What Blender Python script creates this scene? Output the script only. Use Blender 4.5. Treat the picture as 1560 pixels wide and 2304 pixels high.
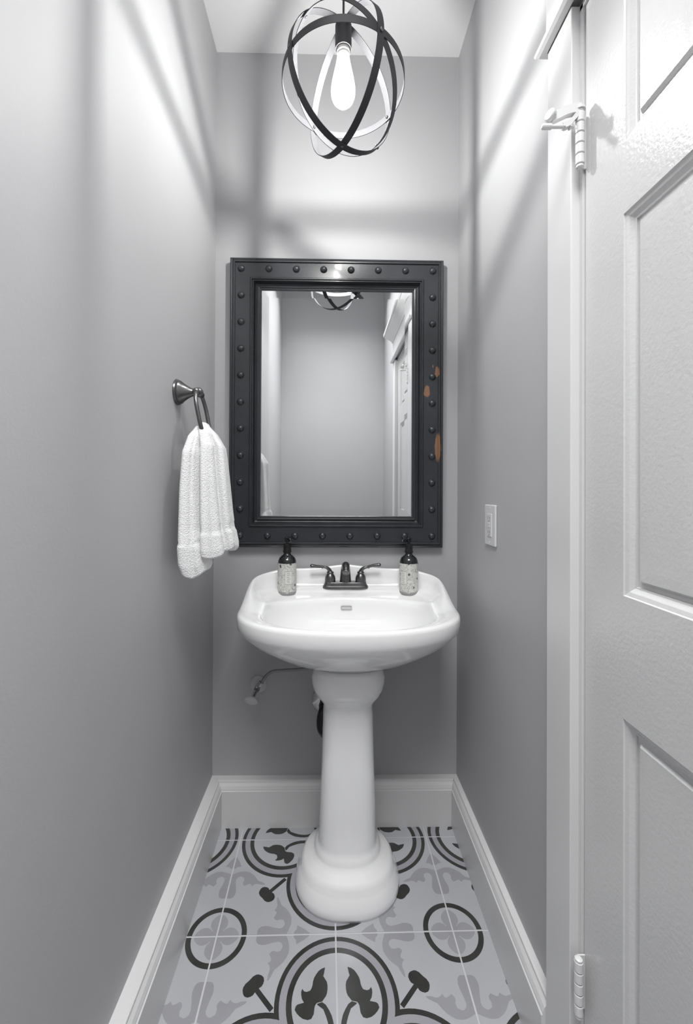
import bpy, bmesh, math, random
from mathutils import Vector, Matrix, geometry
random.seed(4)
for o in list(bpy.data.objects): bpy.data.objects.remove(o)
S = bpy.context.scene; C = S.collection
PI = math.pi

# ---------------------------------------------------------------- camera, light, exposure
def cam_axes(yaw, pitch, roll):
    cy, sy, cp, sp, cr, sr = math.cos(yaw), math.sin(yaw), math.cos(pitch), math.sin(pitch), math.cos(roll), math.sin(roll)
    f = Vector((-sy*cp, cy*cp, sp)); r = Vector((cy, sy, 0)); u = r.cross(f)
    return cr*r + sr*u, -sr*r + cr*u, f
cd = bpy.data.cameras.new('camera'); cam = bpy.data.objects.new('camera', cd); C.objects.link(cam); S.camera = cam
r_, u_, f_ = cam_axes(-0.0167, 0.006, 0.0049)
cam.matrix_world = Matrix(((r_.x, u_.x, -f_.x, 0), (r_.y, u_.y, -f_.y, 0), (r_.z, u_.z, -f_.z, 1.25), (0, 0, 0, 1)))
cd.sensor_fit = 'VERTICAL'; cd.sensor_height = 36; cd.lens = 975.84/2304*36
cd.shift_x = (780-762.84)/2304; cd.shift_y = (1095.4-1152)/2304; cd.clip_start = .02
w = bpy.data.worlds.new('world'); S.world = w; w.use_nodes = True
w.node_tree.nodes['Background'].inputs[0].default_value = (1, 1, 1, 1); w.node_tree.nodes['Background'].inputs[1].default_value = 0.3
def area(name, loc, rot, sx, sy, power, spread=180):
    l = bpy.data.lights.new(name, 'AREA'); l.shape = 'RECTANGLE'; l.size = sx; l.size_y = sy; l.energy = power; l.spread = math.radians(spread)
    o = bpy.data.objects.new(name, l); C.objects.link(o); o.location = loc; o.rotation_euler = rot
BULB = 1250.0          # strength of the glowing core of the pendant's bulb
area('fill_light', (0.02, .10, 3.02), (math.radians(8), 0, 0), .80, 1.15, 35, 105)      # added fill out of view, standing in for flash bounced off the ceiling
S.view_settings.view_transform = 'Standard'; S.view_settings.look = 'None'
S.view_settings.exposure = 0.0; S.view_settings.gamma = 1; S.view_settings.use_curve_mapping = False

XL, XR, D, YF, ZC = -.4462, .4819, 1.6543, -.66, 2.918

# ---------------------------------------------------------------- materials
def mat(name, col, rough=.5, metal=0, bump=0, bscale=60, var=0, vscale=4, coat=0, spec=.5, bdist=.002, detail=3):
    m = bpy.data.materials.new(name); m.use_nodes = True; n = m.node_tree.nodes; L = m.node_tree.links
    b = n['Principled BSDF']; b.inputs['Base Color'].default_value = (*col, 1); b.inputs['Roughness'].default_value = rough
    b.inputs['Metallic'].default_value = metal; b.inputs['Coat Weight'].default_value = coat; b.inputs['Specular IOR Level'].default_value = spec
    b.inputs['Coat Roughness'].default_value = .06
    tc = n.new('ShaderNodeTexCoord')
    if bump:
        t = n.new('ShaderNodeTexNoise'); t.inputs['Scale'].default_value = bscale; t.inputs['Detail'].default_value = detail
        L.new(tc.outputs['Object'], t.inputs['Vector'])
        q = n.new('ShaderNodeBump'); q.inputs['Strength'].default_value = bump; q.inputs['Distance'].default_value = bdist
        L.new(t.outputs['Fac'], q.inputs['Height']); L.new(q.outputs['Normal'], b.inputs['Normal'])
        if coat: L.new(q.outputs['Normal'], b.inputs['Coat Normal'])
    if var:
        t = n.new('ShaderNodeTexNoise'); t.inputs['Scale'].default_value = vscale; t.inputs['Detail'].default_value = 5
        L.new(tc.outputs['Object'], t.inputs['Vector'])
        r = n.new('ShaderNodeValToRGB'); r.color_ramp.elements[0].position = .3; r.color_ramp.elements[1].position = .7
        r.color_ramp.elements[0].color = (*[c*(1-var) for c in col], 1); r.color_ramp.elements[1].color = (*[min(1, c*(1+var)) for c in col], 1)
        L.new(t.outputs['Fac'], r.inputs['Fac']); L.new(r.outputs['Color'], b.inputs['Base Color'])
    return m
WALL = mat('grey_wall_paint', (.455, .455, .465), .55, spec=.3, bump=.25, bscale=160, var=.015, vscale=3, bdist=.0008)
CEIL = mat('ceiling_paint', (.80, .80, .80), .7, bump=.2, bscale=120, bdist=.0008)
TRIM = mat('white_trim_gloss', (.70, .70, .70), .32, bump=.15, bscale=70, bdist=.0008, var=.01)
DOORM = mat('white_door_gloss', (.63, .63, .63), .24, bump=.6, bscale=150, bdist=.0009, var=.01)
PORC = mat('white_porcelain', (.86, .86, .86), .12, coat=.6)
PEDM = PORC
BRONZE = mat('dark_bronze', (.14, .14, .142), .26, metal=.85, var=.2, vscale=30)
RINGM = mat('brushed_dark_nickel', (.16, .16, .16), .28, metal=.9)
BANDM = mat('blackened_steel_band', (.03, .03, .033), .6, metal=.2, bump=.1, bscale=200, bdist=.0005, var=.1, vscale=20, spec=.5)
CHROME = mat('chrome', (.55, .55, .55), .18, metal=1)
BLACKP = mat('black_plastic', (.012, .012, .013), .2)
VALVE = mat('painted_valve', (.55, .55, .55), .35)
HOSE = mat('grey_braided_hose', (.26, .26, .26), .4, metal=.5, bump=.8, bscale=500, bdist=.001)
PLATE = mat('white_plastic', (.68, .68, .68), .3)
SLOT = mat('socket_slot', (.22, .22, .22), .5)
TOWEL = mat('white_terry', (.82, .82, .82), .95, bump=.8, bscale=330, bdist=.004, detail=2, spec=.1)
GROUT = mat('light_grout', (.60, .60, .61), .8, bump=.3, bscale=200, bdist=.001)
T_BASE = mat('tile_pale_grey', (.46, .468, .49), .24, var=.05, vscale=5)
T_BAND = mat('tile_lavender_grey', (.355, .355, .385), .24, var=.04, vscale=6)
T_SOFT = mat('tile_soft_grey', (.335, .335, .36), .26, var=.05, vscale=12)
T_DARK = mat('tile_charcoal', (.045, .044, .042), .27, var=.25, vscale=14)
RUBBER = mat('white_rubber', (.6, .6, .6), .6)

def framemat():
    m = mat('charcoal_painted_frame', (.028, .030, .035), .30, coat=.25, var=.18, vscale=9, bump=.12, bscale=40, bdist=.001)
    n = m.node_tree.nodes; L = m.node_tree.links; b = n['Principled BSDF']; tc = [x for x in n if x.type == 'TEX_COORD'][0]
    src = b.inputs['Base Color'].links[0].from_socket
    nz = n.new('ShaderNodeTexNoise'); nz.inputs['Scale'].default_value = 60; L.new(tc.outputs['Object'], nz.inputs['Vector'])
    sub = n.new('ShaderNodeVectorMath'); sub.operation = 'SUBTRACT'; L.new(nz.outputs['Color'], sub.inputs[0]); sub.inputs[1].default_value = (.5, .5, .5)
    scl = n.new('ShaderNodeVectorMath'); scl.operation = 'SCALE'; L.new(sub.outputs[0], scl.inputs[0]); scl.inputs['Scale'].default_value = .012
    add = n.new('ShaderNodeVectorMath'); add.operation = 'ADD'; L.new(tc.outputs['Object'], add.inputs[0]); L.new(scl.outputs[0], add.inputs[1])
    total = None
    for (x, z, rx, rz) in ((.338, .045, .012, .024), (.381, -.165, .013, .055), (.377, .118, .008, .02), (.362, .14, .003, .007)):
        s = n.new('ShaderNodeVectorMath'); s.operation = 'SUBTRACT'; L.new(add.outputs[0], s.inputs[0]); s.inputs[1].default_value = (x, 0, z)
        v = n.new('ShaderNodeVectorMath'); v.operation = 'MULTIPLY'; L.new(s.outputs[0], v.inputs[0]); v.inputs[1].default_value = (1/rx, 0, 1/rz)
        ln = n.new('ShaderNodeVectorMath'); ln.operation = 'LENGTH'; L.new(v.outputs[0], ln.inputs[0])
        mr = n.new('ShaderNodeMapRange'); L.new(ln.outputs['Value'], mr.inputs[0]); mr.inputs[1].default_value = .8; mr.inputs[2].default_value = 1.05
        mr.inputs[3].default_value = 1; mr.inputs[4].default_value = 0
        if total is None: total = mr.outputs[0]
        else:
            mx = n.new('ShaderNodeMath'); mx.operation = 'MAXIMUM'; L.new(total, mx.inputs[0]); L.new(mr.outputs[0], mx.inputs[1]); total = mx.outputs[0]
    # light scuffs
    sc = n.new('ShaderNodeTexNoise'); sc.inputs['Scale'].default_value = 220; L.new(tc.outputs['Object'], sc.inputs['Vector'])
    cr = n.new('ShaderNodeMapRange'); L.new(sc.outputs['Fac'], cr.inputs[0]); cr.inputs[1].default_value = .74; cr.inputs[2].default_value = .8; cr.inputs[4].default_value = .5
    m1 = n.new('ShaderNodeMix'); m1.data_type = 'RGBA'; L.new(cr.outputs[0], m1.inputs[0]); L.new(src, m1.inputs[6]); m1.inputs[7].default_value = (.3, .3, .3, 1)
    m2 = n.new('ShaderNodeMix'); m2.data_type = 'RGBA'; L.new(total, m2.inputs[0]); L.new(m1.outputs[2], m2.inputs[6]); m2.inputs[7].default_value = (.24, .125, .07, 1)
    L.new(m2.outputs[2], b.inputs['Base Color'])
    return m
FRAME = framemat()
MIRROR = mat('mirror_silvering', (.86, .87, .87), .0, metal=1)
def glassmat(name, col, tint):
    m = bpy.data.materials.new(name); m.use_nodes = True; n = m.node_tree.nodes; L = m.node_tree.links
    n.remove(n['Principled BSDF']); out = n['Material Output']
    t = n.new('ShaderNodeBsdfTransparent'); t.inputs[0].default_value = (*tint, 1)
    g = n.new('ShaderNodeBsdfGlossy'); g.inputs['Roughness'].default_value = .03
    fr = n.new('ShaderNodeLayerWeight'); fr.inputs[0].default_value = .35
    mx = n.new('ShaderNodeMixShader'); L.new(fr.outputs['Fresnel'], mx.inputs[0]); L.new(t.outputs[0], mx.inputs[1]); L.new(g.outputs[0], mx.inputs[2])
    L.new(mx.outputs[0], out.inputs[0]); return m
BGLASS = glassmat('bulb_glass_with_added_glow', None, (.97, .98, .98))
_n = BGLASS.node_tree.nodes; _L = BGLASS.node_tree.links          # glow put into the glass so the lit bulb looks white, rim fainter
_e = _n.new('ShaderNodeEmission'); _w = _n.new('ShaderNodeLayerWeight'); _w.inputs[0].default_value = .5; _m = _n.new('ShaderNodeMapRange'); _m.inputs[3].default_value = 1.9; _m.inputs[4].default_value = .25; _L.new(_w.outputs['Facing'], _m.inputs[0]); _L.new(_m.outputs[0], _e.inputs[1])
_a = _n.new('ShaderNodeAddShader'); _o = _n['Material Output']; _s = _o.inputs[0].links[0].from_socket
_L.new(_s, _a.inputs[0]); _L.new(_e.outputs[0], _a.inputs[1]); _L.new(_a.outputs[0], _o.inputs[0])
def emis(name, col, s):
    m = bpy.data.materials.new(name); m.use_nodes = True; n = m.node_tree.nodes; n.remove(n['Principled BSDF'])
    e = n.new('ShaderNodeEmission'); e.inputs[0].default_value = (*col, 1); e.inputs[1].default_value = s
    m.node_tree.links.new(e.outputs[0], n['Material Output'].inputs[0]); return m
GLOW = emis('bulb_glow', (1, .99, .97), BULB)
BOTTLE = mat('dark_bottle_glass', (.012, .013, .014), .06, coat=.5)
def clearbase():
    m = mat('thick_glass_foot', (.30, .30, .30), .08, coat=.5); return m
FOOT = clearbase()
def labelmat(name, seed):
    m = bpy.data.materials.new(name); m.use_nodes = True; n = m.node_tree.nodes; L = m.node_tree.links; b = n['Principled BSDF']; b.inputs['Roughness'].default_value = .45
    tc = n.new('ShaderNodeTexCoord'); mp = n.new('ShaderNodeMapping'); L.new(tc.outputs['UV'], mp.inputs[0]); mp.inputs['Location'].default_value = (seed, seed*.7, 0)
    mp.inputs['Scale'].default_value = (7, 3.4, 1); mp.inputs['Rotation'].default_value = (0, 0, .5)
    nz = n.new('ShaderNodeTexNoise'); nz.inputs['Scale'].default_value = 1.3; L.new(mp.outputs[0], nz.inputs['Vector'])
    mixv = n.new('ShaderNodeMix'); mixv.data_type = 'RGBA'; mixv.inputs[0].default_value = .35; L.new(mp.outputs[0], mixv.inputs[6]); L.new(nz.outputs['Color'], mixv.inputs[7])
    v = n.new('ShaderNodeTexNoise'); v.inputs['Scale'].default_value = 1.25; v.inputs['Detail'].default_value = 1; L.new(mp.outputs[0], v.inputs['Vector'])
    r = n.new('ShaderNodeValToRGB'); L.new(v.outputs['Fac'], r.inputs['Fac']); e = r.color_ramp.elements        # curling strokes and shaded petals
    e[0].position = .40; e[0].color = (.60, .60, .55, 1); e[1].position = .43; e[1].color = (.27, .27, .26, 1)
    for p_, c_ in ((.445, (.64, .64, .62)), (.52, (.60, .60, .55)), (.535, (.34, .34, .34)), (.56, (.50, .50, .49)), (.60, (.62, .62, .58))):
        q_ = e.new(p_); q_.color = (*c_, 1)
    v2 = n.new('ShaderNodeTexVoronoi'); v2.inputs['Scale'].default_value = 1.9; L.new(mixv.outputs[2], v2.inputs['Vector'])
    r2 = n.new('ShaderNodeValToRGB'); L.new(v2.outputs['Distance'], r2.inputs['Fac']); r2.color_ramp.elements[0].position = .17; r2.color_ramp.elements[0].color = (.13, .13, .13, 1)
    r2.color_ramp.elements[1].position = .26; r2.color_ramp.elements[1].color = (1, 1, 1, 1)
    mu = n.new('ShaderNodeMix'); mu.data_type = 'RGBA'; mu.blend_type = 'MULTIPLY'; mu.inputs[0].default_value = 1; L.new(r.outputs[0], mu.inputs[6]); L.new(r2.outputs[0], mu.inputs[7])
    L.new(mu.outputs[2], b.inputs['Base Color']); return m
LAB1 = labelmat('floral_label', 1.3); LAB2 = labelmat('leafy_label', 5.1)
PAPER = mat('label_paper', (.66, .66, .63), .5); INK = mat('label_ink', (.22, .22, .22), .6)

# ---------------------------------------------------------------- helpers
def link(name, me, m=None, parent=None, smooth=False, loc=None):
    o = bpy.data.objects.new(name, me); C.objects.link(o)
    if m is not None and not me.materials: me.materials.append(m)
    if smooth: me.shade_smooth()
    if parent: o.parent = parent
    if loc: o.location = loc
    return o
def obj(name, bm, m=None, parent=None, smooth=False, loc=None, recalc=True):
    if recalc: bmesh.ops.recalc_face_normals(bm, faces=bm.faces)
    me = bpy.data.meshes.new(name); bm.to_mesh(me); bm.free()
    return link(name, me, m, parent, smooth, loc)
def autosmooth(o, ang=35):
    me = o.data; me.shade_smooth(); bm = bmesh.new(); bm.from_mesh(me)
    for e in bm.edges:
        if len(e.link_faces) == 2 and e.calc_face_angle(0) > math.radians(ang): e.smooth = False
    bm.to_mesh(me); bm.free()
def tag(o, label=None, cat=None, group=None, kind=None):
    if label: o['label'] = label
    if cat: o['category'] = cat
    if group: o['group'] = group
    if kind: o['kind'] = kind
    return o
def empty(name, loc, rz=0):
    o = bpy.data.objects.new(name, None); C.objects.link(o); o.location = loc; o.rotation_euler = (0, 0, rz); o.empty_display_size = .05; return o
def box(bm, x0, x1, y0, y1, z0, z1, bev=0, seg=2):
    t = bmesh.new(); bmesh.ops.create_cube(t, size=1)
    for v in t.verts: v.co = Vector(((x0+x1)/2+v.co.x*(x1-x0), (y0+y1)/2+v.co.y*(y1-y0), (z0+z1)/2+v.co.z*(z1-z0)))
    if bev: bmesh.ops.bevel(t, geom=t.edges[:], offset=bev, segments=seg, profile=.5, affect='EDGES')
    me = bpy.data.meshes.new('t'); t.to_mesh(me); t.free(); bm.from_mesh(me); bpy.data.meshes.remove(me)
def boxobj(name, a, m, parent=None, bev=0):
    bm = bmesh.new(); box(bm, *a, bev=bev); return obj(name, bm, m, parent)
def loft(bm, loops, cap0=True, cap1=True, closed=True):
    L = [[bm.verts.new(p) for p in lp] for lp in loops]; n = len(L[0])
    for a, b in zip(L, L[1:]):
        for i in range(n if closed else n-1):
            j = (i+1) % n; bm.faces.new((a[i], a[j], b[j], b[i]))
    if cap0: bm.faces.new(L[0][::-1])
    if cap1: bm.faces.new(L[-1])
    return L
def lathe(bm, prof, n=32, org=(0, 0, 0), axis=(0, 0, 1)):
    ax = Vector(axis).normalized(); e = Vector((1, 0, 0)) if abs(ax.x) < .9 else Vector((0, 1, 0)); u = ax.cross(e).normalized(); v = ax.cross(u); o = Vector(org)
    loft(bm, [[o+ax*z+(u*math.cos(2*PI*i/n)+v*math.sin(2*PI*i/n))*max(r, 1e-5) for i in range(n)] for r, z in prof])
def smoothpath(pts, k=6):
    P = [Vector(p) for p in pts]; out = []
    for i in range(len(P)-1):
        p0 = P[max(i-1, 0)]; p1 = P[i]; p2 = P[i+1]; p3 = P[min(i+2, len(P)-1)]
        for s in range(k):
            t = s/k; out.append(.5*((2*p1)+(-p0+p2)*t+(2*p0-5*p1+4*p2-p3)*t*t+(-p0+3*p1-3*p2+p3)*t**3))
    out.append(P[-1]); return out
def tube(bm, pts, rad, n=12, closed=False):
    P = [Vector(p) for p in pts]; m = len(P); R = rad if isinstance(rad, (list, tuple)) else [rad]*m
    if len(R) != m: R = [R[0]+(R[-1]-R[0])*i/(m-1) for i in range(m)] if len(R) == 2 else [R[min(int(i/(m-1)*(len(R)-1)), len(R)-2)] + (R[min(int(i/(m-1)*(len(R)-1)), len(R)-2)+1]-R[min(int(i/(m-1)*(len(R)-1)), len(R)-2)])*((i/(m-1)*(len(R)-1)) - min(int(i/(m-1)*(len(R)-1)), len(R)-2)) for i in range(m)]
    loops = []; up = None
    for i in range(m):
        t = ((P[(i+1) % m] if closed or i < m-1 else P[i])-(P[i-1] if closed or i > 0 else P[i])).normalized()
        if up is None: up = t.orthogonal().normalized()
        up = (up-t*up.dot(t)).normalized(); v = t.cross(up)
        loops.append([P[i]+(up*math.cos(2*PI*k/n)+v*math.sin(2*PI*k/n))*R[i] for k in range(n)])
    if closed: loops.append(loops[0]); loft(bm, loops, False, False); bmesh.ops.remove_doubles(bm, verts=bm.verts, dist=1e-6)
    else: loft(bm, loops)
def sell(a, b, n, ph):
    c, s = math.cos(ph), math.sin(ph)
    return (a*math.copysign(abs(c)**(2/n), c), b*math.copysign(abs(s)**(2/n), s))
def sweep_profile(bm, prof, path):          # prof: (out, up) pairs; path: list of (point, outdir) in plan, open
    loft(bm, [[Vector((p[0]+d[0]*o, p[1]+d[1]*o, h)) for o, h in prof] for p, d in path], True, True)

# ---------------------------------------------------------------- the room shell
T = .1
def struct(name, a, m, bev=0): return tag(boxobj(name, a, m, bev=bev), kind='structure')
struct('wall_back', (XL-T, XR+T, D, D+T, -.1, 3.25), WALL)
struct('wall_left', (XL-T, XL, YF, D, -.1, 3.25), WALL)
struct('wall_front', (XL-T, XR+T, YF-T, YF, -.1, 3.25), WALL)
DY0, DY1, DH = .167, .817, 2.177          # door leaf along the right wall, and its head
bm = bmesh.new()
box(bm, XR, XR+T, DY1+.012, D, -.1, 3.25); box(bm, XR, XR+T, YF, DY0-.012, -.1, 3.25); box(bm, XR, XR+T, DY0-.012, DY1+.012, DH+.012, 3.25)
tag(obj('wall_right', bm, WALL), kind='structure')
# the ceiling is level over the sink and rises gently toward the front of the room
bm = bmesh.new(); sec = [(D+T, ZC), (1.35, ZC), (YF-T, 3.19), (YF-T, 3.29), (D+T, 3.29)]
loft(bm, [[Vector((x, y, z)) for y, z in sec] for x in (XL-T, XR+T)]); ceil = tag(obj('ceiling', bm, CEIL), kind='structure')

# ---------------------------------------------------------------- floor and its patterned tiles
floor = struct('floor', (XL, XR+.03, YF, D, -.06, -.0012), GROUT)
TX, TY, TR, TS = .0175, 1.228, .0111, .3328
LEAF = [(.088,.743),(.096,.70),(.102,.684),(.086,.66),(.074,.643),(.069,.62),(.069,.595),(.073,.568),(.081,.549),(.109,.516),(.148,.508),(.157,.497),(.163,.484),(.168,.441),(.184,.414),(.21,.407),(.245,.415),(.27,.43),(.292,.449),(.307,.47),(.300,.492),(.288,.502),(.242,.512),(.258,.535),(.265,.561),(.266,.583),(.259,.601),(.245,.584),(.226,.58),(.2,.587),(.190,.602),(.183,.622),(.180,.648),(.173,.67),(.158,.695),(.139,.719),(.115,.735)]
STEM = [(.148,.502),(.109,.513),(.082,.496),(.058,.463),(.04,.431),(.030,.40),(.022,.36),(.02,.31),(.03,.26),(.06,.2),(.09,.22),(.062,.27),(.055,.31),(.058,.35),(.067,.39),(.08,.425),(.1,.468),(.139,.493)]
BUD = [(.657,.677),(.637,.695),(.605,.696),(.575,.682),(.557,.655),(.557,.64),(.572,.629),(.588,.622),(.600,.612),(.607,.600),(.612,.585),(.622,.568),(.634,.561),(.66,.553),(.684,.56),(.697,.575),(.706,.60),(.705,.62),(.691,.645),(.672,.660)]
BUDST = [(.600,.625),(.460,.485),(.485,.460),(.625,.600)]
TRI = [(.215,.995),(.26,.958),(.328,.921),(.332,.957),(.352,.978),(.352,.995)]
SCROLL = [(.663,.992),(.664,.96),(.655,.94),(.636,.928),(.605,.922),(.577,.924),(.53,.937),(.481,.946),(.460,.941),(.448,.931),(.438,.915),(.439,.898),(.453,.872),(.482,.867),(.505,.875),(.521,.872),(.540,.854),(.533,.84),(.525,.827),(.519,.81),(.52,.8),(.543,.784),(.53,.77),(.524,.757),(.52,.74),(.522,.728),(.53,.70),(.532,.66),(.52,.665),(.507,.686),(.485,.735),(.442,.768),(.42,.79),(.4,.82),(.386,.85),(.382,.883),(.384,.91),(.391,.935),(.40,.96),(.415,.992)]
def circ(cx, cy, r, a0, a1, n): return [(cx+r*math.cos(a0+(a1-a0)*i/n), cy+r*math.sin(a0+(a1-a0)*i/n)) for i in range(n+1)]
def pip(p, poly):
    x, y = p; c = False; j = len(poly)-1
    for i in range(len(poly)):
        if (poly[i][1] > y) != (poly[j][1] > y) and x < (poly[j][0]-poly[i][0])*(y-poly[i][1])/(poly[j][1]-poly[i][1])+poly[i][0]: c = not c
        j = i
    return c
sw = lambda P: [(b, a) for a, b in P]
LC = .515
def klass(p):
    u, v = p
    d1 = min(math.hypot(u, v-LC), math.hypot(u-LC, v)); dr = math.hypot(1-u, 1-v)
    for P in (LEAF, STEM, BUD, BUDST):
        if pip(p, P) or pip(p, sw(P)): return 3
    if .424 < d1 < .459 or (.332 < d1 < .373) or .207 < dr < .25: return 3
    if .373 <= d1 <= .424: return 1
    for P in (TRI, SCROLL):
        if pip(p, P) or pip(p, sw(P)): return 2
    for (cx, cy, rr) in ((.87, 1, .055), (.895, 1, .072), (1, .87, .055), (1, .895, .072), (1, 1, .06)):
        if math.hypot(u-cx, v-cy) < rr: return 2
    if d1 < .332: return 0
    return 0
def build_tile_mesh():
    e0, e1 = .0066, .9934; V = []; E = []
    def chain(P, closed):
        k = len(V); V.extend(Vector(q) for q in P); n = len(P)
        for i in range(n if closed else n-1): E.append((k+i, k+(i+1) % n))
    def cl(P):                                 # keep open polylines inside the tile
        seg = []
        for q in P:
            if e0+1e-4 < q[0] < e1-1e-4 and e0+1e-4 < q[1] < e1-1e-4: seg.append(q)
            else:
                if len(seg) > 1: chain(seg, False)
                seg = []
        if len(seg) > 1: chain(seg, False)
    chain([(e0, e0), (e1, e0), (e1, e1), (e0, e1)], True)
    cp = lambda P: [(min(max(a, e0), e1), min(max(b, e0), e1)) for a, b in P]
    for P in (LEAF, STEM, BUD, TRI, SCROLL): chain(cp(P), True); chain(cp(sw(P)), True)
    chain(BUDST, True)
    def arc(cx, cy, r, a0, a1, n):
        P = circ(cx, cy, r, a0, a1, n)
        ins = [q for q in P if e0 < q[0] < e1 and e0 < q[1] < e1]
        if not ins: return
        # extend ends to the tile border
        chain(cp(P), False)
    a = math.asin(e0/.4)
    for r in (.459, .424, .373, .332):
        arc(0, LC, r, -PI/2+.02, PI/2-e0/r, 30); arc(LC, 0, r, e0/r, PI-.02, 30)
    for r in (.25, .207): arc(1, 1, r, PI+.0066/r, 1.5*PI-.0066/r, 16)
    for (cx, cy, rr) in ((.87, 1, .055), (.895, 1, .072), (1, .87, .055), (1, .895, .072), (1, 1, .06)): arc(cx, cy, rr, PI*.5, PI*2, 24)
    vs, es, fs, *_ = geometry.delaunay_2d_cdt(V, E, [], 1, 1e-5, False)
    bm = bmesh.new(); bv = [bm.verts.new((v.x*TS, v.y*TS, 0)) for v in vs]
    for f in fs:
        if len(set(f)) < 3: continue
        try: fc = bm.faces.new([bv[i] for i in f])
        except ValueError: continue
        c = sum((Vector((vs[i].x, vs[i].y)) for i in f), Vector((0, 0)))/len(f)
        if not (e0 < c.x < e1 and e0 < c.y < e1): bm.faces.remove(fc); continue
        fc.material_index = klass((c.x, c.y))
    bmesh.ops.remove_doubles(bm, verts=bm.verts, dist=1e-7)
    bmesh.ops.dissolve_degenerate(bm, dist=1e-6, edges=bm.edges[:])
    for f in bm.faces:
        if f.normal.z < 0: f.normal_flip()
    be = [e for e in bm.edges if len(e.link_faces) == 1]
    ex = bmesh.ops.extrude_edge_only(bm, edges=be)
    for g in ex['geom']:
        if isinstance(g, bmesh.types.BMVert): g.co.z = -.006
        if isinstance(g, bmesh.types.BMFace): g.material_index = 0
    me = bpy.data.meshes.new('tile'); bm.to_mesh(me); bm.free()
    for m in (T_BASE, T_BAND, T_SOFT, T_DARK): me.materials.append(m)
    return me
tile_me = build_tile_mesh()
cR, sR = math.cos(TR), math.sin(TR)
for i in range(-2, 2):
    for j in range(-6, 2):
        # the quatrefoil sits at nodes (even, odd); each tile turns that corner to it
        qx = i if i % 2 == 0 else i+1; qy = j if j % 2 else j+1
        ox, oy = qx*TS, qy*TS; sx = 1 if i >= qx else -1; sy = 1 if j >= qy else -1
        cx, cy = (i+.5)*TS, (j+.5)*TS
        wx, wy = TX+cx*cR-cy*sR, TY+cx*sR+cy*cR
        if wx+TS/2 < XL+.01 or wx-TS/2 > XR-.01 or wy-TS/2 > D-.01 or wy+TS/2 < YF: continue
        o = link('tile', tile_me, None, floor)
        ang = {(1, 1): 0, (-1, 1): PI/2, (-1, -1): PI, (1, -1): 1.5*PI}[(sx, sy)]
        px_, py_ = TX+ox*cR-oy*sR, TY+ox*sR+oy*cR
        M = Matrix.Translation((px_, py_, random.uniform(-.0002, .0002)))@Matrix.Rotation(TR+ang, 4, 'Z')
        # cut the tiles that would run into a wall
        lim = [(XL+.001, 0, 1), (XR+.02, 0, -1), (D-.001, 1, -1), (YF+.001, 1, 1)]
        Q = [M@Vector((a*TS, b*TS, 0)) for a in (0, 1) for b in (0, 1)]
        if any((q[ax]-val)*s < 0 for q in Q for val, ax, s in lim):
            b2 = bmesh.new(); b2.from_mesh(tile_me); b2.transform(M)
            for val, ax, s in lim:
                co = Vector((0, 0, 0)); co[ax] = val; no = Vector((0, 0, 0)); no[ax] = -s
                bmesh.ops.bisect_plane(b2, geom=b2.verts[:]+b2.edges[:]+b2.faces[:], plane_co=co, plane_no=no, clear_outer=True)
            b2.transform(M.inverted()); me = bpy.data.meshes.new('tile'); b2.to_mesh(me); b2.free()
            for m in (T_BASE, T_BAND, T_SOFT, T_DARK): me.materials.append(m)
            o.data = me
            if not len(me.polygons): bpy.data.objects.remove(o); continue
        o.matrix_world = M

# ---------------------------------------------------------------- baseboards
def base_prof(t, h=.166):      # (out from wall, height)
    return [(0, 0), (t, 0), (t, h-.032), (t-.003, h-.030), (t-.003, h-.026), (t-.007, h-.016), (t-.013, h-.008), (t-.014, h-.002), (t-.018, h), (0, h)]
def baseboard(name, t, p0, p1, d, m0=0, m1=0):
    # mitred ends: m0/m1 add a run proportional to the depth
    dx, dy = Vector((p1[0]-p0[0], p1[1]-p0[1])).normalized()
    bm = bmesh.new(); loops = []
    for p, k in ((p0, m0), (p1, m1)):
        loops.append([Vector((p[0]+d[0]*o+dx*k*o, p[1]+d[1]*o+dy*k*o, h)) for o, h in base_prof(t)])
    loft(bm, loops); return tag(obj(name, bm, TRIM), kind='structure')
TB, TL_, TRR = .044, .0473, .0307
baseboard('baseboard_back', TB, (XL+.0001, D), (XR-.0001, D), (0, -1), 1, -TRR/TB)
baseboard('baseboard_left', TL_, (XL, YF), (XL, D-.0002), (1, 0), 0, -TB/TL_)
baseboard('baseboard_right', TRR, (XR, DY1+.104), (XR, D-.0002), (-1, 0), 0, -TB/TRR)
baseboard('baseboard_front', .03, (XL+.05, YF), (XR, YF), (0, 1))

# ---------------------------------------------------------------- door casing (trim) and door
CX = XR-.021
bm = bmesh.new(); box(bm, CX, XR, DY1+.012, DY1+.104, 0, DH+.014, bev=.002); tag(obj('trim_1', bm, TRIM), kind='structure')
bm = bmesh.new(); box(bm, CX, XR, DY0-.104, DY0-.012, 0, DH+.014, bev=.002); tag(obj('trim_2', bm, TRIM), kind='structure')
bm = bmesh.new()
Y0, Y1 = DY0-.104, DY1+.104; z0 = DH+.014
box(bm, XR-.024, XR, Y0-.002, Y1+.002, z0+.018, z0+.165, bev=.001)                       # frieze board
hd = obj('trim_3', bm, TRIM); tag(hd, kind='structure')
def ledge(prof, name):                      # moulding that returns to the wall at both ends
    bm = bmesh.new(); L = []
    ext = max(o for o, h in prof)-.022
    pts = [((XR, Y1), (0, 1)), ((XR-.022, Y1), (-1, 1)), ((XR-.022, Y0), (-1, -1)), ((XR, Y0), (0, -1))]
    loft(bm, [[Vector((p[0]+d[0]*o, p[1]+d[1]*o, h)) for o, h in prof] for p, d in pts])
    return obj(name, bm, TRIM, hd)
ledge([(0, z0), (.012, z0), (.018, z0+.005), (.020, z0+.010), (.018, z0+.015), (.012, z0+.019), (0, z0+.019)], 'bead_moulding')
zc = z0+.15
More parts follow.
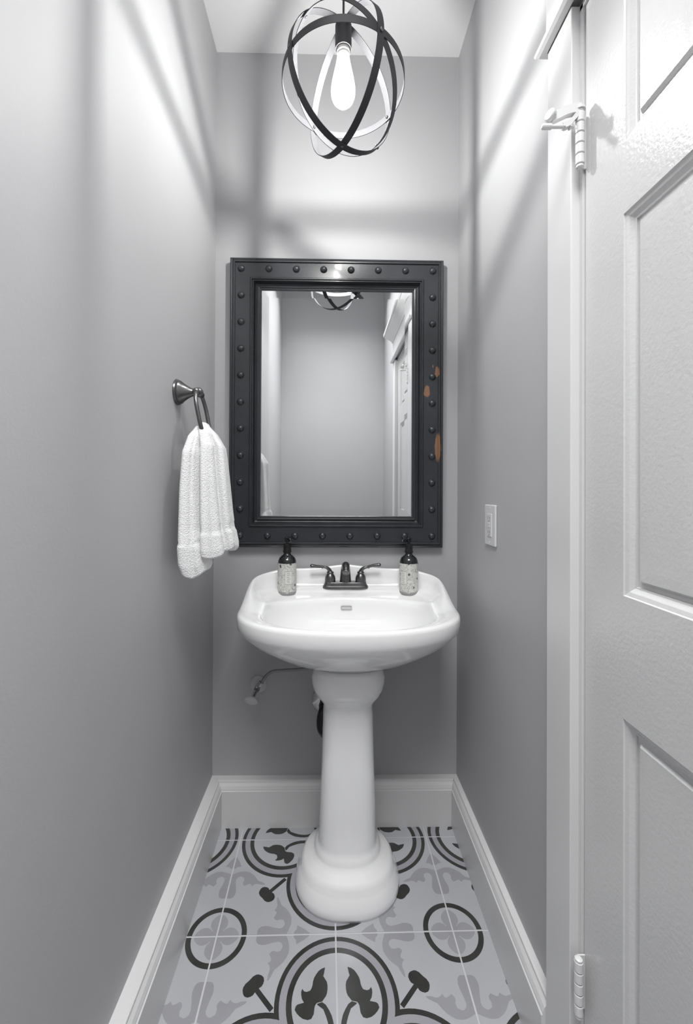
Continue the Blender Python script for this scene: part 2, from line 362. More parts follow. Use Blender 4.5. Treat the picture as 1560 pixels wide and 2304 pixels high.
ledge([(0, zc), (.006, zc), (.010, zc+.006), (.010, zc+.012), (.018, zc+.02), (.032, zc+.035), (.050, zc+.048), (.056, zc+.055), (.056, zc+.062), (.064, zc+.064), (.064, zc+.085), (0, zc+.085)], 'crown_moulding')
# jamb lining
bm = bmesh.new(); box(bm, XR-.004, XR+.09, DY1+.0025, DY1+.0118, 0, DH+.011); box(bm, XR-.004, XR+.09, DY0-.0118, DY0-.0025, 0, DH+.011); box(bm, XR-.004, XR+.09, DY0-.0118, DY1+.0118, DH+.0025, DH+.0118)
tag(obj('trim_4', bm, TRIM), kind='structure')

door = empty('door_1', (XR, DY0, 0)); tag(door, kind='structure')
def dl(y): return y-DY0
DT = .035
FX = .0005                              # face of the leaf just behind the wall plane (local x, + into the wall)
pan_y = [(DY1-.104-.171, DY1-.104), (DY0+.104, DY0+.104+.171)]
pan_z = [(1.824, 2.105), (1.073, 1.713), (.24, .879)]
# leaf frame: stiles and rails as one mesh with real openings
bm = bmesh.new()
ys = sorted([0, DY1-DY0]+[dl(a) for p in pan_y for a in p]); zs = sorted([.012, DH]+[a for p in pan_z for a in p])
for a in range(len(ys)-1):
    for b in range(len(zs)-1):
        ym = (ys[a]+ys[a+1])/2; zm = (zs[b]+zs[b+1])/2
        if any(dl(p[0]) < ym < dl(p[1]) for p in pan_y) and any(q[0] < zm < q[1] for q in pan_z): continue
        vs = [bm.verts.new((FX, y, z)) for y, z in ((ys[a], zs[b]), (ys[a+1], zs[b]), (ys[a+1], zs[b+1]), (ys[a], zs[b+1]))]; bm.faces.new(vs)
bmesh.ops.remove_doubles(bm, verts=bm.verts, dist=1e-5)
ex = bmesh.ops.extrude_face_region(bm, geom=bm.faces[:])
bmesh.ops.translate(bm, verts=[g for g in ex['geom'] if isinstance(g, bmesh.types.BMVert)], vec=(DT, 0, 0))
obj('door_leaf', bm, DOORM, door)
for py0, py1 in pan_y:
    for pz0, pz1 in pan_z:
        # sticking: sloping moulding ring; then recess, then raised field
        prof = [(0, FX), (.003, FX), (.005, .003), (.010, .005), (.018, .011), (.0205, .011), (.021, .0145), (.034, .0145), (.0345, .010), (.036, .0065), (.07, .006)]
        prof = [(0, FX), (.004, FX), (.0055, .003), (.012, .005), (.019, .010), (.0215, .0105), (.022, .0135), (.030, .0135), (.0305, .0115), (.034, .007), (.050, .0065)]
        bm = bmesh.new(); loops = []
        for o_, d_ in prof:
            loops.append([(d_, dl(py0)+o_, pz0+o_), (d_, dl(py1)-o_, pz0+o_), (d_, dl(py1)-o_, pz1-o_), (d_, dl(py0)+o_, pz1-o_)])
        loft(bm, loops, False, True)
        obj('door_panel', bm, DOORM, door)
def hinge(z0, z1):
    h = empty('hinge', (-.017, dl(.806), z0)); h.parent = door
    n = 5; H = z1-z0
    for k in range(n):
        bm = bmesh.new(); a = H*k/n+.0007; b = H*(k+1)/n-.0007
        lathe(bm, [(.0068, a), (.0078, a+.0012), (.0078, b-.0012), (.0068, b)], 20); obj('knuckle', bm, TRIM, h, False)
    bm = bmesh.new(); lathe(bm, [(.004, -.006), (.0065, -.004), (.0065, 0), (.0045, 0), (.0045, H), (.0068, H+.0005), (.0068, H+.003), (.004, H+.0045)], 16); obj('hinge_pin', bm, TRIM, h)
    bm = bmesh.new(); box(bm, .003, .0172, .008, .0105, 0, H); obj('hinge_leaf', bm, TRIM, h)
    return h
h1 = hinge(1.863, 1.963); hinge(.275, .375)
# hinge pin door stop: an arm with a pad and a threaded arm with its tip
ds = empty('hinge_door_stop', (-.017, dl(.806), 1.963)); ds.parent = door
bm = bmesh.new()
lathe(bm, [(.0095, .004), (.0095, .008)], 18)
P = smoothpath([(0, 0, .006), (-.02, .002, .004), (-.04, .004, -.004), (-.052, .004, -.010)], 4)
loft(bm, [[p+Vector((0, a*w_, b*.0085)) for a, b in ((-1, -1), (1, -1), (1, 1), (-1, 1))] for p, w_ in zip(P, [.006]*len(P))])
obj('arm', bm, TRIM, ds)
bm = bmesh.new(); lathe(bm, [(.004, 0), (.0105, .002), (.011, .009), (.009, .011)], 18, (-.050, .004, -.006), (-1, -.5, .1)); obj('pad', bm, RUBBER, ds)
bm = bmesh.new()
P = smoothpath([(-.001, 0, .0), (-.012, -.001, -.012), (-.020, -.001, -.022), (-.030, -.001, -.027)], 4)
loft(bm, [[p+Vector((0, a*.005, b*.006)) for a, b in ((-1, -1), (1, -1), (1, 1), (-1, 1))] for p in P])
lathe(bm, [(.0035, -.012), (.0035, .03), (.0052, .031), (.0052, .047), (.003, .049)], 14, (-.024, 0, -.027), (-1, 0, -.03))
lathe(bm, [(.0065, 0), (.0065, .004)], 6, (-.030, 0, -.027), (-1, 0, -.03)); lathe(bm, [(.0065, 0), (.0065, .003)], 6, (-.018, 0, -.027), (-1, 0, -.03))
obj('adjusting_screw', bm, TRIM, ds)
bm = bmesh.new(); lathe(bm, [(.028, 0), (.028, .004), (.024, .008), (.012, .012), (.011, .03), (.02, .038), (.026, .05), (.024, .062), (.010, .068)], 28, (0, dl(DY0+.06), .95), (-1, 0, 0)); k = obj('door_knob', bm, CHROME, door); autosmooth(k)

# ---------------------------------------------------------------- pedestal sink
SX, SY = .056, 1.405
sink = empty('pedestal_sink', (SX, SY, 0)); tag(sink, 'white porcelain pedestal sink with rounded basin standing on patterned floor tiles', 'sink')
N = 112
def ss(t): t = max(0, min(1, t)); return t*t*(3-2*t)
def outline(ph):
    s = math.sin(ph); n = 2.25+3.2*ss((s+.15)/.6)
    return sell(.354, .241, n, ph)
def backness(y): return ss((y-.01)/.20)
def bowl(ph, k=1):
    x, y = sell(.272*k, .165*k, 2.15, ph); return (x, y-.035)
def zrim(ph):
    x, y = outline(ph); b = ss((y+.02)/.245)
    bump = .016*math.exp(-(x/.10)**4)*ss((y-.1)/.12)
    return .862+.090*b-.018*ss((abs(x)-.22)/.13)*b+bump
phs = [2*PI*i/N for i in range(N)]
loops = []
def lp(fn): loops.append([Vector(fn(ph)) for ph in phs])
def lerp2(a, b, t): return (a[0]+(b[0]-a[0])*t, a[1]+(b[1]-a[1])*t)
neck = lambda ph: sell(.105, .088, 2.6, ph)
for t, z in ((0, .692), (.0, .700), (.18, .708), (.42, .726), (.62, .750), (.78, .772), (.90, .795), (.965, .811)):
    lp(lambda ph, t=t, z=z: (*lerp2(neck(ph), outline(ph), t), z))
for t, dz in ((.995, -.040), (1.0, -.024), (1.0, -.010), (.988, -.002)):
    lp(lambda ph, t=t, dz=dz: (*lerp2(neck(ph), outline(ph), t), zrim(ph)+dz))
backp = [(.0, .0), (.03, .0), (.055, -.006), (.085, -.030), (.13, -.060), (.19, -.0655), (.40, -.067), (.47, -.076), (.56, -.083), (.88, -.084), (.96, -.087), (1, -.093)]
frontp = [(.0, .0), (.12, .003), (.24, .003), (.36, .001), (.46, -.001), (.54, -.003), (.62, -.004), (.70, -.004), (.78, -.004), (.88, -.005), (.95, -.008), (1, -.014)]
for (tb, zb), (tf, zf) in zip(backp, frontp):
    def fn(ph, tb=tb, zb=zb, tf=tf, zf=zf):
        o_ = outline(ph); o_ = (o_[0]*.982, o_[1]*.982); b = backness(o_[1]); t = tb*b+tf*(1-b)
        x, y = lerp2(o_, bowl(ph), t)
        zr = zrim(ph); zdeck = .869; drop = zr-zdeck
        # the back profile reaches the deck whatever the local rim height is
        f = -zb/.084; zB = zr-drop*f if f <= 1 else zdeck-(f-1)*.084
        zF = zr+zf
        return (x, y, zB*b+zF*(1-b))
    lp(fn)
for k, z in ((.985, .845), (.96, .825), (.90, .796), (.78, .772), (.58, .758), (.36, .751), (.16, .748), (.08, .747)):
    lp(lambda ph, k=k, z=z: (*bowl(ph, k), z))
bm = bmesh.new(); L = loft(bm, loops, True, True)
bs = obj('basin', bm, PORC, sink); bs.data.shade_smooth()
# overflow slot in the back of the bowl, and the drain
bm = bmesh.new(); cx_, zz = -.002, .838
sl = []
for i in range(24):
    x, z = sell(.0185, .0052, 4, 2*PI*i/24); sl.append((x, z))
yb = lambda z: .112
loft(bm, [[Vector((cx_+x*k, .1245+dy, zz+z*k)) for x, z in sl] for k, dy in ((1.12, .004), (1.1, -.0075), (1.0, -.0085), (.95, -.004))])
o = obj('overflow_slot', bm, PLATE, sink); 
bm = bmesh.new(); lathe(bm, [(.026, 0), (.026, .002), (.022, .003), (.018, .001), (.004, .001)], 28, (0, -.035, .747)); obj('drain', bm, BRONZE, sink)
# pedestal
prof = [(0, .163), (.012, .166), (.028, .164), (.042, .157), (.056, .151), (.060, .148), (.075, .145), (.088, .134), (.098, .116), (.108, .108), (.113, .104), (.120, .1035), (.128, .096), (.145, .0905), (.22, .0885), (.40, .0835), (.545, .0795), (.565, .0785), (.575, .081), (.590, .092), (.605, .104), (.625, .113), (.645, .117), (.66, .117), (.678, .111), (.6915, .106)]
bm = bmesh.new(); M_ = 72
def sq(z): return 2.3 if z < .1 else (2.3+.9*ss((z-.1)/.1) if z < .5 else 3.2-.5*ss((z-.52)/.1))
loft(bm, [[Vector((*sell(a, a*(.92 if z < .55 else .88), sq(z), 2*PI*i/M_), z)) for i in range(M_)] for z, a in prof])
o = obj('pedestal', bm, PEDM, sink, True)

# ---------------------------------------------------------------- faucet
fc = empty('faucet', (.053, 1.612, .8905)); tag(fc, 'dark bronze centerset faucet with two lever handles on the back ledge of the sink', 'faucet')
bm = bmesh.new()
loft(bm, [[Vector((*sell(.084*k, .026*k2, 4.5, 2*PI*i/48), z)) for i in range(48)] for k, k2, z in ((1, 1, -.001), (1, 1, .0025), (.965, .94, .004), (.955, .92, .008), (.92, .86, .012), (.915, .85, .0165), (.87, .77, .019))])
o = obj('base_plate', bm, BRONZE, fc); autosmooth(o, 50)
bm = bmesh.new()
P = smoothpath([(0, .0, .014), (0, -.001, .045), (0, -.006, .068), (0, -.022, .080), (0, -.040, .079), (0, -.056, .066)], 5)
tube(bm, P, [.022, .019, .0165, .015, .0135, .0125], 24); obj('spout', bm, BRONZE, fc, True)
bm = bmesh.new(); lathe(bm, [(.0105, -.001), (.0135, 0), (.0135, .006), (.011, .008), (.007, .004)], 20, (0, -.0565, .0655), (0, -.75, -.65)); obj('aerator', bm, RINGM, fc, True)
bm = bmesh.new(); lathe(bm, [(.002, 0), (.002, .05), (.005, .053), (.005, .058), (.002, .061)], 12, (0, .017, .014)); obj('lift_rod', bm, BRONZE, fc, True)
for s in (-1, 1):
    h = empty('handle', (s*.0565, 0, .015)); h.parent = fc
    bm = bmesh.new(); lathe(bm, [(.0205, 0), (.0205, .003), (.0195, .006), (.0198, .014), (.0178, .023), (.0128, .031), (.0112, .033), (.0130, .035), (.0130, .038), (.0105, .041)], 24)
    o = obj('handle_body', bm, BRONZE, h); autosmooth(o, 45)
    bm = bmesh.new(); tz = .002 if s < 0 else .006
    P = smoothpath([(0, 0, .036), (s*.003, -.001, .045), (s*.012, -.003, .054), (s*.024, -.005, .057), (s*.045, -.008, .0575+tz), (s*.068, -.011, .060+tz), (s*.074, -.012, .0605+tz)], 5)
    tube(bm, P, [.009, .0075, .006, .0045, .0055, .0075, .003], 16)
    lathe(bm, [(.0045, -.0015), (.0068, -.001), (.0068, .001), (.0045, .0015)], 16, (s*.030, -.0055, .0572), (s, -.1, .03))
    obj('lever', bm, BRONZE, h, True)

# ---------------------------------------------------------------- soap dispensers
def dispenser(loc, rz, label, lab, seed, pump_rz, tint):
    d = empty('soap_dispenser', loc, 0); tag(d, label, 'soap dispenser', 'glass pump bottles on the sink deck')
    R = .0335
    bm = bmesh.new(); lathe(bm, [(.029, 0), (.0325, .0025), (R, .010), (R, .112), (.0325, .122), (.028, .132), (.020, .139), (.0145, .143), (.0125, .148), (.0125, .155)], 40); obj('bottle', bm, BOTTLE, d, True)
    bm = bmesh.new(); lathe(bm, [(.0295, .0004), (.0329, .0025), (R+.0004, .008), (R+.0004, .012), (R, .012)], 40); obj('glass_foot', bm, FOOT, d, True)
    # wrapped label with UVs
    bm = bmesh.new(); uvl = bm.loops.layers.uv.new('UVMap'); n = 48; a0, a1 = 0, 2*PI; rr = R+.0006
    ring = [[bm.verts.new((rr*math.cos(a0+(a1-a0)*i/n), rr*math.sin(a0+(a1-a0)*i/n), z)) for i in range(n)] for z in (.0125, .062, .1145)]
    for k in range(2):
        for i in range(n):
            j = (i+1) % n; f = bm.faces.new((ring[k][i], ring[k][j], ring[k+1][j], ring[k+1][i]))
            for l, (a, b) in zip(f.loops, ((i, k), (i+1, k), (i+1, k+1), (i, k+1))): l[uvl].uv = (a/n, b/2)
    o = obj('label', bm, lab, d, True)
    # printed text panel
    c0 = -PI/2+rz; hw = .36; zz0, zz1 = .042, .086
    bm = bmesh.new(); g = [[Vector(((rr+.0002)*math.cos(c0-hw*1.06+2.12*hw*i/8), (rr+.0002)*math.sin(c0-hw*1.06+2.12*hw*i/8), z)) for i in range(9)] for z in (zz0-.0012, zz1+.0012)]
    loft(bm, g, False, False, False); obj('panel_border', bm, INK, d, True, recalc=False)
    bm = bmesh.new(); g = [[Vector(((rr+.0004)*math.cos(c0-hw+2*hw*i/8), (rr+.0004)*math.sin(c0-hw+2*hw*i/8), z)) for i in range(9)] for z in (zz0, zz1)]
    loft(bm, g, False, False, False); o = obj('text_panel', bm, PAPER, d, True, recalc=False)
    bm = bmesh.new()
    for z, w0, w1 in ((.080, -.2, .14), (.073, -.16, .18), (.0665, -.2, .1), (.060, -.14, .2), (.0535, -.18, .08), (.048, -.12, .16)):
        g = [[Vector(((rr+.0007)*math.cos(c0+w0+(w1-w0)*i/5), (rr+.0007)*math.sin(c0+w0+(w1-w0)*i/5), z+dz)) for i in range(6)] for dz in (0, .0012)]
        loft(bm, g, False, False, False)
    obj('small_print', bm, INK, d, recalc=False)
    # pump
    p = empty('pump', (0, 0, 0), pump_rz); p.parent = d
    bm = bmesh.new(); lathe(bm, [(.0125, .150), (.0155, .152), (.0155, .157), (.0140, .158), (.0140, .180), (.0120, .182)], 28); o = obj('collar', bm, BLACKP, p); autosmooth(o)
    bm = bmesh.new(); lathe(bm, [(.0045, .180), (.0045, .190), (.0085, .191), (.0085, .199), (.010, .2005), (.010, .2045), (.007, .206)], 20)
    P = smoothpath([(0, -.002, .2005), (0, -.016, .2015), (0, -.030, .199), (0, -.036, .194)], 4); tube(bm, P, [.0055, .0045, .0038, .0035], 12)
    o = obj('pump_head', bm, BLACKP, p); autosmooth(o)
    return d
dispenser((-.1605, 1.583, .8692), .25, 'soap bottle left of the faucet, dark glass with pale floral label nearly reaching its shoulder', LAB1, 1, .45, None)
dispenser((.2835, 1.583, .8692), -.75, 'soap bottle right of the faucet, dark glass pump with leafy label and spout turned left', LAB2, 2, -.9, None)

# ---------------------------------------------------------------- plumbing on the wall behind the pedestal
def valve(name, x, z, label, hz, hx, hose_pts, vm, hy=1.565):
    v = empty(name, (x, D, z)); tag(v, label, 'valve')
    bm = bmesh.new(); lathe(bm, [(.031, 0), (.031, .003), (.026, .007), (.012, .009), (.009, .009)], 32, (0, 0, 0), (0, -1, 0)); o = obj('escutcheon', bm, vm, v); autosmooth(o)
    bm = bmesh.new(); lathe(bm, [(.0075, .004), (.0075, .03), (.011, .031), (.011, .050), (.008, .054)], 20, (0, 0, 0), (0, -1, 0))
    a = Vector((hx, hy-D, hz)); st = Vector((0, -.040, 0)); ax = (a-st).normalized()
    lathe(bm, [(.007, 0), (.007, (a-st).length*.9)], 14, st, ax)
    up = Vector((.55, 0, .83)); lathe(bm, [(.0075, 0), (.0075, .016), (.010, .017), (.010, .028), (.006, .030)], 6, st, up)
    o = obj('valve_body', bm, CHROME if vm is VALVE else vm, v); autosmooth(o)
    bm = bmesh.new(); q = ax.to_track_quat('Z', 'Y')
    loft(bm, [[a+q@Vector((*sell(.026*k, .0175*k, 2.2, 2*PI*i/32), h)) for i in range(32)] for k, h in ((.5, -.004), (.95, -.003), (1.0, 0), (.97, .004), (.8, .006), (.3, .0065))])
    o = obj('handle', bm, vm, v); autosmooth(o, 40)
    bm = bmesh.new(); tube(bm, smoothpath(hose_pts, 8), .0055, 12); obj('supply_hose', bm, HOSE, v, True)
DARKV = mat('dark_valve', (.07, .07, .07), .35, metal=.5)
valve('shutoff_valve', -.272, .512, 'white shutoff valve with oval handle low on the back wall left of the pedestal', -.020, -.012, [(.018, -.045, .024), (.030, -.048, .045), (.055, -.05, .066), (.10, -.055, .073), (.16, -.06, .079), (.205, -.07, .093), (.222, -.075, .115), (.235, -.075, .15), (.24, -.07, .19)], VALVE)
valve('shutoff_valve', .130, .512, 'dark shutoff valve mostly hidden behind the right side of the pedestal', -.002, .034, [(.015, -.045, .024), (.030, -.046, .050), (.060, -.048, .072), (.085, -.050, .083), (.09, -.06, .11), (.06, -.065, .15), (.05, -.065, .19)], DARKV, 1.575)
tr = empty('drain_trap', (-.018, D, .452)); tag(tr, 'drain pipe with chrome wall flange and black trap behind the pedestal', 'pipe')
bm = bmesh.new(); lathe(bm, [(.054, 0), (.054, .003), (.047, .010), (.024, .016), (.020, .016)], 40, (0, 0, 0), (0, -1, 0)); o = obj('wall_flange', bm, CHROME, tr); autosmooth(o)
bm = bmesh.new(); tube(bm, smoothpath([(0, 0, 0), (0, -.05, 0), (-.008, -.075, -.008), (-.014, -.085, -.035), (-.01, -.095, -.062), (.01, -.115, -.07), (.03, -.13, -.05), (.035, -.135, .0), (.035, -.135, .12)], 6), .0185, 16)
obj('trap_pipe', bm, BLACKP, tr, True)
bm = bmesh.new(); lathe(bm, [(.020, 0), (.0255, .002), (.0255, .016), (.020, .018)], 14, (0, -.045, 0), (0, -1, 0)); obj('slip_nut', bm, BLACKP, tr)
bm = bmesh.new(); lathe(bm, [(.020, 0), (.0255, .002), (.0255, .018), (.020, .02)], 14, (.035, -.135, -.01), (0, 0, 1)); obj('slip_nut', bm, BLACKP, tr)

# ---------------------------------------------------------------- mirror
mr = empty('wall_mirror', (.0175, D-.006, 1.575), math.radians(.15)); tag(mr, 'large rectangular wall mirror with charcoal riveted frame above the sink', 'mirror')
W2, H2 = .402, .5425
def rectloop(ins, h): return [Vector((-W2+ins, -h, -H2+ins)), Vector((W2-ins, -h, -H2+ins)), Vector((W2-ins, -h, H2-ins)), Vector((-W2+ins, -h, H2-ins))]
def ringloft(prof, name, m):
    bm = bmesh.new(); L = [[bm.verts.new(p) for p in rectloop(*q)] for q in prof]
    for a, b in zip(L, L[1:]):
        for i in range(4): bm.faces.new((a[i], a[(i+1) % 4], b[(i+1) % 4], b[i]))
    bmesh.ops.recalc_face_normals(bm, faces=bm.faces); o = obj(name, bm, m, mr, recalc=False); return o
ringloft([(.004, -.002), (0, .002), (0, .020), (.002, .024), (.006, .0265), (.009, .0255), (.0095, .023), (.0115, .023), (.012, .029), (.015, .032), (.019, .032), (.0205, .0305), (.0205, .026), (.0215, .026), (.022, .0275), (.0755, .0275), (.076, .0262), (.0775, .0262), (.078, .0315), (.080, .034), (.083, .034), (.085, .0315), (.0855, .028), (.0865, .028), (.087, .030), (.0895, .030), (.091, .023), (.095, .0135), (.100, .0105), (.1035, .0105), (.104, .0175), (.107, .0185), (.110, .0175), (.1105, .015), (.1115, .015), (.112, .0165), (.116, .0160), (.117, .014), (.117, .004), (.117, -.002)], 'frame', FRAME)
bm = bmesh.new(); gl = [(.1165, .00985), (.145, .0103)]
L = [[bm.verts.new(p) for p in rectloop(*q)] for q in gl]
for i in range(4): bm.faces.new((L[0][i], L[0][(i+1) % 4], L[1][(i+1) % 4], L[1][i]))
bm.faces.new(L[1]); obj('mirror_glass', bm, MIRROR, mr)
# backing board closes the frame toward the wall
bm = bmesh.new(); box(bm, -W2+.02, W2-.02, -.006, .004, -H2+.02, H2-.02); obj('backing_board', bm, FRAME, mr)
bm = bmesh.new(); lathe(bm, [(.0135, -.0005), (.0135, .0008), (.0118, .0012), (.0115, .003), (.0100, .0065), (.0068, .0092), (.003, .0103), (.0005, .0105)], 20, (0, 0, 0), (0, -1, 0))
me = bpy.data.meshes.new('rivet'); bmesh.ops.recalc_face_normals(bm, faces=bm.faces); bm.to_mesh(me); bm.free(); me.materials.append(FRAME); me.shade_smooth()
RX, RZ = .3585, .498
rv = [(-RX+2*RX*i/7, s*RZ) for i in range(8) for s in (-1, 1)]+[(s*RX, -RZ+2*RZ*i/10) for i in range(1, 10) for s in (-1, 1)]
for x, z in rv: link('rivet', me, None, mr, loc=(x, -.0275, z))

# ---------------------------------------------------------------- pendant lamp
LX, LY, LZ, LR = .025, 1.13, 2.31, .158
ZL = ZC+(1.35-LY)*(3.19-ZC)/(1.35-YF+T)
ZC = ZL
pl = empty('pendant_lamp', (LX, LY, ZC)); tag(pl, 'orb pendant lamp of crossed dark metal bands around one teardrop bulb', 'pendant lamp')
def band(nrm, R, wd=.0185, th=.0016, n=112, m=BANDM):
    nv = Vector(nrm).normalized(); u = nv.orthogonal().normalized(); v = nv.cross(u); bm = bmesh.new(); loops = []
    for i in range(n):
        a = 2*PI*i/n; d = u*math.cos(a)+v*math.sin(a)
        loops.append([Vector((0, 0, LZ-ZC))+d*(R+dr)+nv*h for dr, h in ((0, -wd/2), (th, -wd/2), (th, wd/2), (0, wd/2))])
    loops.append(loops[0]); loft(bm, loops, False, False); bmesh.ops.remove_doubles(bm, verts=bm.verts, dist=1e-7)
    o = obj('metal_band', bm, m, pl); autosmooth(o, 40); return o
bandN = [(.589, -.808, .002), (.854, .52, -.014), (.005, .019, 1), (-.568, -.344, -.748)]
band(bandN[0], LR+.0035); band(bandN[1], LR+.0017); band(bandN[2], LR); band(bandN[3], LR-.0018)
# rivets where bands cross
rb = []
for i, j in ((0, 1), (0, 3), (1, 2), (2, 0), (1, 3)):
    d = Vector(bandN[i]).cross(Vector(bandN[j])).normalized(); rb += [d, -d]
for d in rb[:1]+rb[1:]:
    bm = bmesh.new(); lathe(bm, [(.004, 0), (.0038, .0012), (.002, .0024)], 12, Vector((0, 0, LZ-ZC))+d*(LR+.005), d)
    lathe(bm, [(.004, 0), (.0036, .0015), (.002, .0028)], 10, Vector((0, 0, LZ-ZC))+d*(LR-.0022), -d); obj('rivet', bm, BRONZE, pl)
z0_ = LZ+LR-ZC
bm = bmesh.new(); lathe(bm, [(.0028, 0), (.0028, -z0_-.02)], 12, (0, 0, z0_)); obj('rod', bm, BANDM, pl)
bm = bmesh.new(); lathe(bm, [(.058, 0), (.058, -.006), (.052, -.016), (.03, -.022), (.010, -.026), (.008, -.035)], 36); o = obj('canopy', bm, BANDM, pl); autosmooth(o)
bm = bmesh.new(); lathe(bm, [(.008, .012), (.012, .008), (.020, .004), (.0215, 0), (.0215, -.062), (.0185, -.062), (.0185, -.02)], 32, (0, 0, z0_-.004)); o = obj('socket', bm, BANDM, pl); autosmooth(o)
bm = bmesh.new()
pr = [(.0178, -.03)]
for k in range(7): pr += [(.0178, -.034-k*.006), (.0166, -.037-k*.006)]
pr += [(.016, -.078)]
lathe(bm, pr, 28, (0, 0, z0_-.004)); obj('bulb_cap', bm, mat('ceramic_cap', (.55, .54, .52), .5), pl)
bulb = empty('bulb', (0, 0, z0_-.072)); bulb.parent = pl
gp = [(.0145, 0), (.0150, -.006), (.0175, -.022), (.0225, -.045), (.028, -.070), (.0315, -.090), (.0325, -.104), (.0310, -.117), (.0260, -.129), (.0170, -.138), (.0070, -.142), (.001, -.1425)]
bm = bmesh.new(); lathe(bm, gp, 36); obj('bulb_glass', bm, BGLASS, bulb, True)
bm = bmesh.new(); lathe(bm, [(.003, -.052), (.009, -.056), (.0115, -.064), (.0125, -.078), (.0115, -.092), (.009, -.100), (.003, -.104)], 20); obj('glowing_core', bm, GLOW, bulb, True)
bm = bmesh.new(); lathe(bm, [(.010, .002), (.009, -.010), (.004, -.016), (.003, -.02)], 14); lathe(bm, [(.0022, -.02), (.0022, -.052)], 8); obj('bulb_stem', bm, mat('bulb_stem', (.6, .5, .35), .3), bulb, True)

# ---------------------------------------------------------------- towel ring and towel
tg = empty('towel_ring', (XL, 1.252, 1.527)); tag(tg, 'dark nickel towel ring with bell shaped mount on the left wall', 'towel ring')
bm = bmesh.new(); lathe(bm, [(.036, 0), (.037, .002), (.036, .006), (.033, .008), (.0335, .011), (.031, .015), (.026, .020), (.018, .032), (.0125, .043), (.0105, .050), (.0115, .052), (.0105, .055)], 40, (0, 0, 0), (1, 0, 0)); o = obj('mount', bm, RINGM, tg); autosmooth(o, 40)
bm = bmesh.new(); lathe(bm, [(.004, -.013), (.0115, -.009), (.0145, 0), (.0115, .009), (.004, .013)], 24, (.062, 0, 0), (0, 1, 0))
lathe(bm, [(.006, -.030), (.0095, -.027), (.0095, .027), (.006, .030)], 20, (.062, 0, -.002), (0, 1, 0)); obj('hub', bm, RINGM, tg, True)
bm = bmesh.new(); P = []
for i in range(64):
    a = 2*PI*i/64; y, z = sell(.047, .070, 2.5, a); zz = z-.068; P.append(Vector((.062-.22*zz*.9, y, zz)))
tube(bm, P, .0058, 12, closed=True); obj('ring', bm, RINGM, tg, True)

tw = empty('hand_towel', (-.37, 1.24, 1.42)); tag(tw, 'white terry hand towel draped through the towel ring on the left wall', 'towel')
# each half: levels of (z, centre x, centre y, half x, half y)
def lobe(name, lev, folds, amp, phase, hem, seed, creases=()):
    rnd = random.Random(seed); bm = bmesh.new(); loops = []; n = 160
    Z = []
    for a, b in zip(lev, lev[1:]):
        for k in range(9):
            t = k/9; Z.append([p+(q-p)*t for p, q in zip(a, b)])
    Z.append(list(lev[-1])); tot = Z[0][0]-Z[-1][0]
    for (z, cx, cy, ax, ay) in Z:
        f = (Z[0][0]-z)/tot; lo = []
        inset = 0
        for hz in hem:
            if abs(z-hz) < .0035: inset = .0016
        for i in range(n):
            th = 2*PI*i/n
            w = 1+amp*min(1, f*3+.25)*(math.cos(folds*th+phase+.8*f)+.45*math.cos((folds*2-1)*th+phase*2.1-f))
            q = 0
            for tc_, dp, sg, dr in creases:
                dd = (th-(tc_+dr*f)+PI) % (2*PI)-PI; q += dp*math.exp(-(dd/sg)**2)*min(1, f*4+.3)
            x, y = sell(ax*w*(1-q), ay*(1+.35*(w-1))*(1-q), 2.2, th)
            zz = z+(.010*math.sin(th*2+phase)+.006*math.sin(3*th+seed))*max(0, (f-.75)/.25)
            lo.append(Vector((cx+x*(1-inset/ax), cy+y, zz))-Vector((-.37, 1.24, 1.42)))
        loops.append(lo)
    # round the bottom edge
    last = loops[-1]; c = sum(last, Vector())/n
    loops.append([c+(p-c)*.93+Vector((0, 0, -.004)) for p in last]); loops.append([c+(p-c)*.75+Vector((0, 0, -.003)) for p in last]); loops.append([c+(p-c)*.5+Vector((0, 0, .01)) for p in last])
    first = loops[0]; c = sum(first, Vector())/n
    loops.insert(0, [c+(p-c)*.75+Vector((0, 0, .007)) for p in first]); loops.insert(0, [c+(p-c)*.35+Vector((0, 0, .010)) for p in first])
    loft(bm, loops); return obj(name, bm, TOWEL, tw, True)
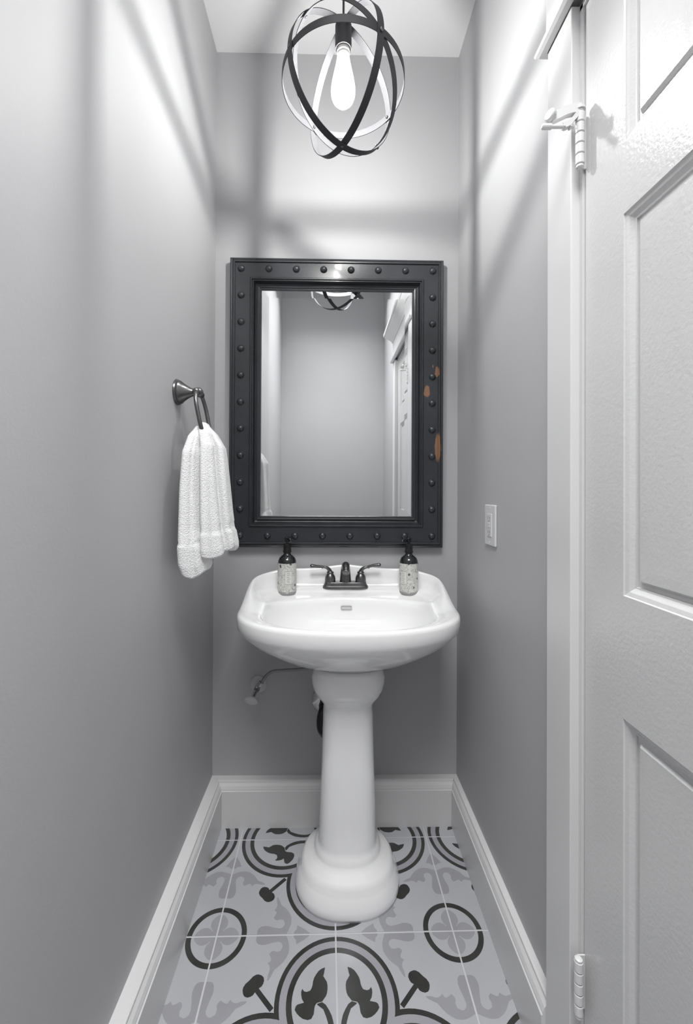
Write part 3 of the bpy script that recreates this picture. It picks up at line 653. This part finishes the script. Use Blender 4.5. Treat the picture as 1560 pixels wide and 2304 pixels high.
lobe('back_half', [(1.420, -.378, 1.250, .012, .035), (1.395, -.382, 1.238, .022, .052), (1.35, -.386, 1.225, .027, .064), (1.25, -.388, 1.222, .029, .070), (1.14, -.386, 1.218, .032, .074), (1.105, -.384, 1.216, .034, .076), (1.098, -.384, 1.216, .037, .078), (1.05, -.380, 1.218, .040, .078), (1.028, -.376, 1.220, .038, .074)], 4, .15, .6, (1.100, 1.106), 3, [(-1.2, .08, .16, .1), (2.2, .2, .15, 0)])
lobe('front_half', [(1.430, -.368, 1.256, .014, .036), (1.408, -.358, 1.254, .026, .052), (1.37, -.346, 1.256, .034, .066), (1.28, -.341, 1.260, .037, .080), (1.18, -.336, 1.266, .041, .092), (1.135, -.333, 1.270, .043, .098), (1.128, -.333, 1.270, .046, .101), (1.09, -.330, 1.272, .049, .104), (1.075, -.329, 1.272, .048, .102)], 5, .21, 1.9, (1.130, 1.137, 1.144, 1.151), 8, [(-.80, .24, .10, .12), (.25, .14, .12, .1), (2.4, .25, .15, 0)])

# ---------------------------------------------------------------- outlet
ot = empty('wall_outlet', (XR, 1.296, 1.145)); tag(ot, 'white rectangular outlet plate with two sockets on the right wall', 'outlet')
bm = bmesh.new(); box(bm, -.0065, 0, -.043, .043, -.061, .061, bev=.003, seg=3); obj('cover_plate', bm, PLATE, ot)
bm = bmesh.new(); box(bm, -.0085, -.003, -.017, .017, -.034, .034, bev=.001); obj('receptacle', bm, PLATE, ot)
for z in (.022, -.020):
    for y in (-.0065, .0065): boxobj('slot', (-.0090, -.008, y-.0012, y+.0012, z-.004, z+.004), SLOT, ot)
    boxobj('ground_slot', (-.0090, -.008, -.0025, .0025, z-.0115, z-.0075), SLOT, ot)
for z in (.0045, -.003):
    bm = bmesh.new(); box(bm, -.0098, -.008, -.006, .006, z-.0028, z+.0028, bev=.0006); obj('test_button', bm, PLATE, ot)
for z in (-.051, .051):
    bm = bmesh.new(); lathe(bm, [(.003, .006), (.003, .0072), (.002, .0078)], 12, (0, 0, z), (-1, 0, 0)); obj('screw', bm, PLATE, ot)
